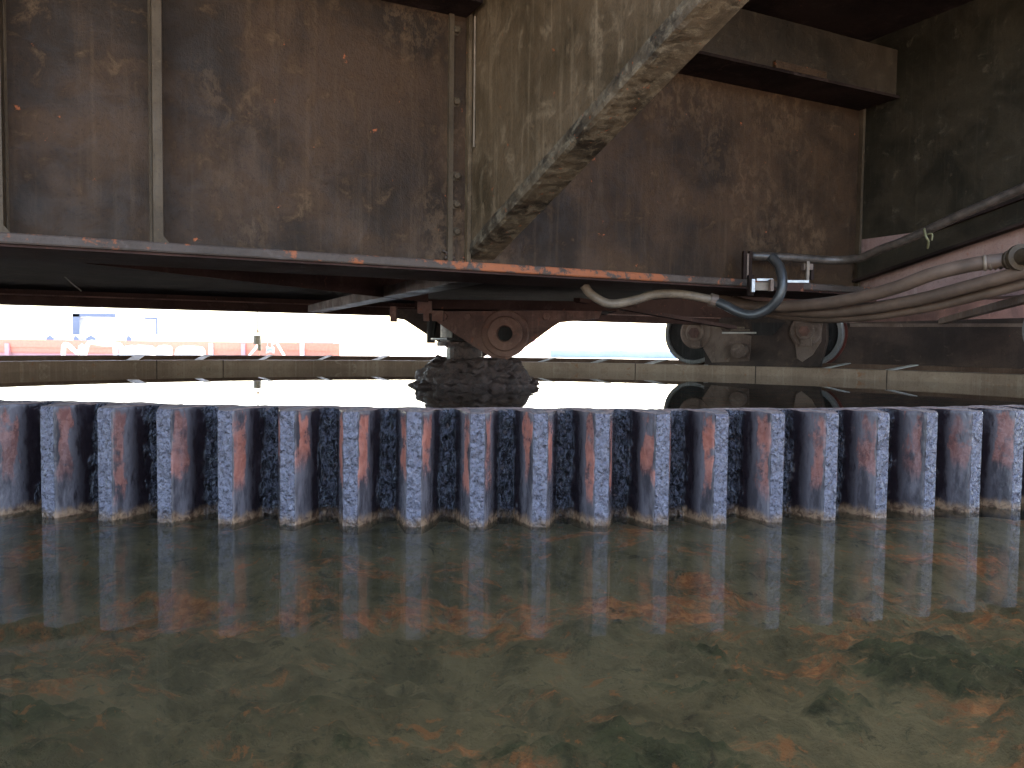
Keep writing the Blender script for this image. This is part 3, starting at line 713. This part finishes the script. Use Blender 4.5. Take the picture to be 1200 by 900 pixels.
cb = thing('pipe_bracket', 'small dark bracket with bright bars clamped on the flange edge under the black hose loop', 'bracket', at(905, 330, 11.3*S))
def pxbox(x0, x1, y0, y1, Y, th, mat, nm, parent):
    a, b = at(x0, y1, Y*S), at(x1, y0, Y*S); bm = BM()
    frame_box(bm, Vector((0, 0, 0)), Vector((1, 0, 0)), Vector((0, 1, 0)), Z, min(a.x, b.x), max(a.x, b.x), a.y, a.y+th, a.z, b.z); return link(nm, bm, mat, parent, bevel=.002)
pxbox(871, 875, 294, 327, 11.5, .05, M['dark'], 'channel_side', cb); pxbox(878, 882, 294, 327, 11.5, .05, M['dark'], 'channel_side', cb)
pxbox(875, 878, 297, 325, 11.5, .03, M['bogie'], 'strip', cb)
pxbox(887, 906, 326.5, 329, 11.1, .02, M['glint'], 'bar', cb); pxbox(921, 948, 328.5, 331, 11.1, .02, M['glint'], 'bar', cb)
pxbox(885, 902, 331, 340, 11.1, .04, M['hose_pale'], 'shim', cb); pxbox(903, 907, 327, 341, 11.0, .05, M['bogie'], 'lug', cb)
pxbox(922, 942, 332, 341, 11.1, .03, M['under'], 'pad', cb); pxbox(881, 885, 327, 342, 11.05, .03, M['glint'], 'lug', cb)
pxbox(945, 949, 306, 331, 11.3, .03, M['hose_pale'], 'bolt', cb); pxbox(942, 953, 309, 316, 11.35, .05, M['bogie'], 'nut', cb); pxbox(950, 954, 312, 328, 11.4, .03, M['dark'], 'hook', cb)
pxbox(877, 884, 322, 346, 11.15, .04, M['dark'], 'bolt', cb)
hose('hydraulic_hose', [(840, 350, 13.2), (880, 359, 12.8), (940, 358, 12), (1000, 350, 11.2), (1050, 337, 10.6), (1090, 322, 10.2), (1130, 312, 9.9), (1160, 307, 9.7), (1186, 304, 9.6)], 7.5, M['hose_brown'], 'upper thick brown hose with a ribbed sleeve ending at the grey connector', n=16)
for i, px in enumerate(range(1152, 1186, 6)):
    a, b = at(px, 308.5-(px-1152)*.12, 9.72*S), at(px+4.5, 308-(px-1152)*.12, 9.7*S); bm = BM(); tube(bm, [a, (a+b)/2, b], .047, 16, 1, lambda t: 1.08 if abs(t-.5) < .2 else .96)
    if i == 0: sl_par = tag(link('ribbed_sleeve', bm, M['hose_pale'], smooth=True), 'pale ribbed rubber sleeve at the end of the upper brown hose', 'sleeve')
    else: link('rib', bm, M['hose_pale'], None, smooth=True).parent = sl_par
hose('hydraulic_hose', [(860, 352, 13.4), (900, 362, 12.8), (960, 366, 12), (1020, 361, 11.2), (1080, 350, 10.5), (1130, 337, 10), (1200, 318, 9.4), (1260, 300, 9)], 7.0, M['hose_brown'], 'middle brown hose running up to the right edge below the connector', n=16)
hose('hydraulic_hose', [(860, 356, 13.5), (900, 367, 13), (960, 373, 12.2), (1020, 370, 11.4), (1080, 361, 10.7), (1130, 350, 10.2), (1200, 332, 9.6), (1260, 315, 9.2)], 6.0, M['hose_brown'], 'lowest brown hose of the bundle, following under the middle one', n=16)
cn = thing('pipe_connector', 'grey brown round coupling where the upper hose enters at the right edge', 'coupling', at(1190, 304, 9.6*S))
a = at(1184, 305, 9.6*S); dd = (at(1206, 299, 9.2*S)-a).normalized(); bm = BM()
lathe(bm, a, dd, [(0, .045), (.015, .062), (.05, .066), (.055, .055), (.09, .055), (.095, .078), (.13, .078), (.135, .05), (.4, .05)], 24); link('body', bm, M['stiff'], cn)
# yellow-green tie on the channel pipe
tie = [at(1083, 268, 10.6*S), at(1085, 277, 10.5*S), at(1088, 283, 10.5*S), at(1087, 291, 10.6*S)]
bm = BM(); tube(bm, tie, .008, 8, 6); a = at(1083, 276, 10.6*S); tube(bm, [a, at(1092, 274, 10.5*S), at(1092, 282, 10.5*S)], .006, 8, 6)
M['tie'] = plain('dirty_yellow_cord', (.14, .125, .06), .7); tag(link('cord_tie', bm, M['tie'], smooth=True), 'dirty yellowish cord tied round the dark pipe on the sloping channel', 'cord')
hose('trailing_wire', [(66, 312, 16), (74, 322, 16.4), (84, 332, 17), (95, 341, 17.6)], .8, M['hose_pale'], 'thin pale wire curving down under the near girder at left', 'wire', 6)

# ------------------------------------------------------------------ beyond the basin
def pbox(px0, px1, py0, py1, Y, th, mat, nm, parent=None, bev=0):
    a, b = at(px0, py1, Y), at(px1, py0, Y); bm = BM()
    frame_box(bm, Vector((0, 0, 0)), Vector((1, 0, 0)), Vector((0, 1, 0)), Z, min(a.x, b.x), max(a.x, b.x), a.y, a.y+th, a.z, b.z)
    return link(nm, bm, mat, parent, bevel=bev)
YB = 28
bw = thing('red_bulwark', 'low faded red ribbed bulwark seen in glare beyond the left of the basin', 'bulwark', at(200, 416, YB))
pbox(-220, 396, 404, 421, YB, .2, M['redhull'], 'plating', bw); pbox(-220, 398, 402.3, 404, YB-.08, .35, M['redtrim'], 'top_rail', bw); pbox(-220, 398, 409, 410.2, YB-.05, .1, M['redtrim'], 'middle_rail', bw)
for px in (-90, 9, 136, 248, 286, 355): pbox(px-3.5, px+1, 402.5, 420, YB-.15, .2, M['redhull'] if px in (9, 286) else M['white'], 'rib', bw)
def blob(name, pts, Y, mat, label, cat, group=None):
    bm = BM(); prism(bm, [at(x, y, Y) for x, y in pts], Vector((0, .8, 0))); o = link(name, bm, mat, bevel=.08); tag(o, label, cat, group); return o
def sack(px0, px1, y0, Y, label):
    a, b = at(px0, 424, Y), at(px1, y0, Y); bm = BM(); w_ = b.x-a.x; h_ = b.z+.1
    bmesh.ops.create_icosphere(bm, subdivisions=4, radius=1)
    for v in bm.verts:
        c = v.co; 
        for i in range(3): c[i] = math.copysign(abs(c[i])**.6, c[i])
        v.co = Vector(((a.x+b.x)/2+c.x*w_*.5, Y+c.y*.4, -.1+h_*.5+c.z*h_*.5))+Vector((1, 1, 1))*.02*noise.noise(c*3)
    tag(link('bulk_bag', bm, M['white'], smooth=True), label, 'bag')
sack(146, 180, 405, 26, 'widest white bag standing before the red bulwark'); sack(187, 198, 405, 25.5, 'narrow white bag between two wider ones before the bulwark'); sack(208, 238, 406, 26, 'rounded white bag right of the narrow one before the bulwark')
def white_pipe(pts, Y, r, label): bm = BM(); tube(bm, [at(x, y, Y) for x, y in pts], r, 8, 4); tag(link('white_pipe', bm, M['white'], smooth=True), label, 'pipe')
white_pipe([(74, 418), (75, 405), (80, 405), (92, 414), (95, 405), (97, 418)], 26.5, .07, 'white pipework bent like a letter M in front of the red bulwark')
white_pipe([(99, 418), (104, 402), (120, 403), (138, 404), (142, 408), (142, 422)], 26.3, .07, 'white pipe running level then dropping before the red bulwark')
ga = thing('portal_gantry', 'pale blue grey gantry frame standing far off at the left', 'gantry', at(130, 395, 80))
pbox(85, 93, 368, 392, 80, 1, M['palegrey'], 'leg', ga); pbox(85, 135, 367.5, 371, 80, 1, M['palegrey'], 'beam', ga); pbox(143, 162, 370.5, 373, 80.5, 1, M['palegrey'], 'beam', ga); pbox(168, 184, 371.5, 374, 80.5, 1, M['palegrey'], 'beam', ga); pbox(182.5, 184.5, 372, 392, 80, 1, M['palegrey'], 'leg', ga)
pbox(92, 168, 371, 372, 80.2, .5, M['white'], 'tie_beam', ga)
for i, (a_, b_, l) in enumerate(((54, 63, 'leftmost low grey shed behind the red bulwark'), (86, 92, 'small dark shed between two wider ones behind the bulwark'), (101, 112, 'widest grey shed under the gantry'), (148, 154, 'small shed right of the gantry foot'))):
    bm = BM(); A_, B_ = at(a_, 402, 76), at(b_, 394, 76); w_ = B_.x-A_.x
    prism(bm, [Vector((A_.x, 76, -.1)), Vector((B_.x, 76, -.1)), Vector((B_.x, 76, B_.z-.15)), Vector(((A_.x+B_.x)/2, 76, B_.z+.1)), Vector((A_.x, 76, B_.z-.15))], Vector((0, 2, 0)))
    tag(link('distant_shed', bm, M['palegrey']), l, 'shed')
# lamp post with drum
lp = thing('lamp_post', 'slender post with an olive drum at mid height beyond the basin', 'post', at(302, 415, 21)); lp.location.z = -.1
def vp(px, y0, y1, rr, mat, nm):
    a, b = at(px, y1, 21), at(px, y0, 21); a.z = max(a.z, -.1); bm = BM(); lathe(bm, a, Z, [(0, rr), (b.z-a.z, rr*.92)], 16); return link(nm, bm, mat, lp)
vp(302, 330, 391, .018, M['oldtan'], 'pole'); vp(302, 387, 389, .05, M['oldtan'], 'collar'); vp(301.5, 393, 403.5, .105, M['olive'], 'drum'); vp(304, 403.6, 411, .05, M['olive'], 'neck'); vp(303.5, 411, 421, .022, M['redtrim'], 'foot')
# winch with A-frame
wn = thing('deck_winch', 'small red and grey winch under a white A frame right of the olive drum post', 'winch', at(318, 415, 24)); wn.location.z = -.1
bm = BM(); lathe(bm, at(313, 410, 24), Vector((1, 0, 0)), [(0, .10), (.02, .10), (.03, .07), (.16, .07), (.17, .10), (.19, .10)], 18); link('drum', bm, M['bluehull'], wn)
bm = BM(); lathe(bm, at(318, 402, 24), Vector((1, .2, 0)), [(0, .05), (.03, .06), (.08, .05)], 14); link('motor', bm, M['redhull'], wn)
bm = BM(); tube(bm, [at(312, 414, 24), at(315, 392, 24.1), at(321, 414, 24)], .015, 6, 1); link('stand', bm, M['redhull'], wn)
for q_ in (((302, 405), (292, 417)), ((322, 398), (333, 417))):
    bm = BM(); tube(bm, [at(*q_[0], 23.8), at(*q_[1], 23.8)], .035, 8, 1); link('frame_leg', bm, M['white'], wn)
# pink tanks
for (a_, b_, l) in ((347, 368, 'left one of two pale red box tanks above the bulwark'), (370, 391, 'right one of two pale red box tanks above the bulwark')):
    bm = BM(); Yk = 40; A_, B_ = at(a_, 402, Yk), at(b_, 387.5, Yk)
    prism(bm, [Vector((A_.x, Yk, -.1)), Vector((B_.x, Yk, -.1)), Vector((B_.x-.05, Yk, B_.z-.1)), Vector((B_.x-.15, Yk, B_.z)), Vector((A_.x+.15, Yk, B_.z)), Vector((A_.x+.05, Yk, B_.z-.1))], Vector((0, 2, 0)))
    tag(link('box_tank', bm, M['redhull'], bevel=.05), l, 'tank')
bl = thing('blue_barge', 'pale blue grey barge hull in glare right of the pivot', 'barge', at(720, 419, 45))
bm = BM(); prism(bm, [at(645, 410, 45), at(900, 412, 45), at(900, 426, 45), at(643, 424, 45)], Vector((0, 6, 0))); link('hull', bm, M['bluehull'], bl)
pbox(686, 736, 403.5, 405, 46, .3, M['redtrim'], 'stripe', bl); pbox(733.5, 734.5, 378, 404, 46, .1, M['palegrey'], 'mast', bl)
for px in (641, 645): pbox(px-.6, px+.6, 406, 424, 44.5, .1, M['bluehull'], 'fender_post', bl)
bm = BM(); prism(bm, [at(405, 411, 60), at(505, 412, 60), at(505, 424, 60), at(402, 424, 60)], Vector((0, 6, 0)))
tag(link('low_barge', bm, M['bluehull']), 'low pale blue barge between the red bulwark and the pivot', 'barge')
pk = thing('red_walkway', 'distant faded red walkway rail right of the pivot bracket', 'walkway', at(640, 402, 50)); pk.location.z = -.1
pbox(610, 672, 399, 401, 50, .4, M['redhull'], 'rail', pk)
for px in (612, 640, 670): pbox(px-.5, px+.5, 401, 417, 50, .1, M['redhull'], 'post', pk)
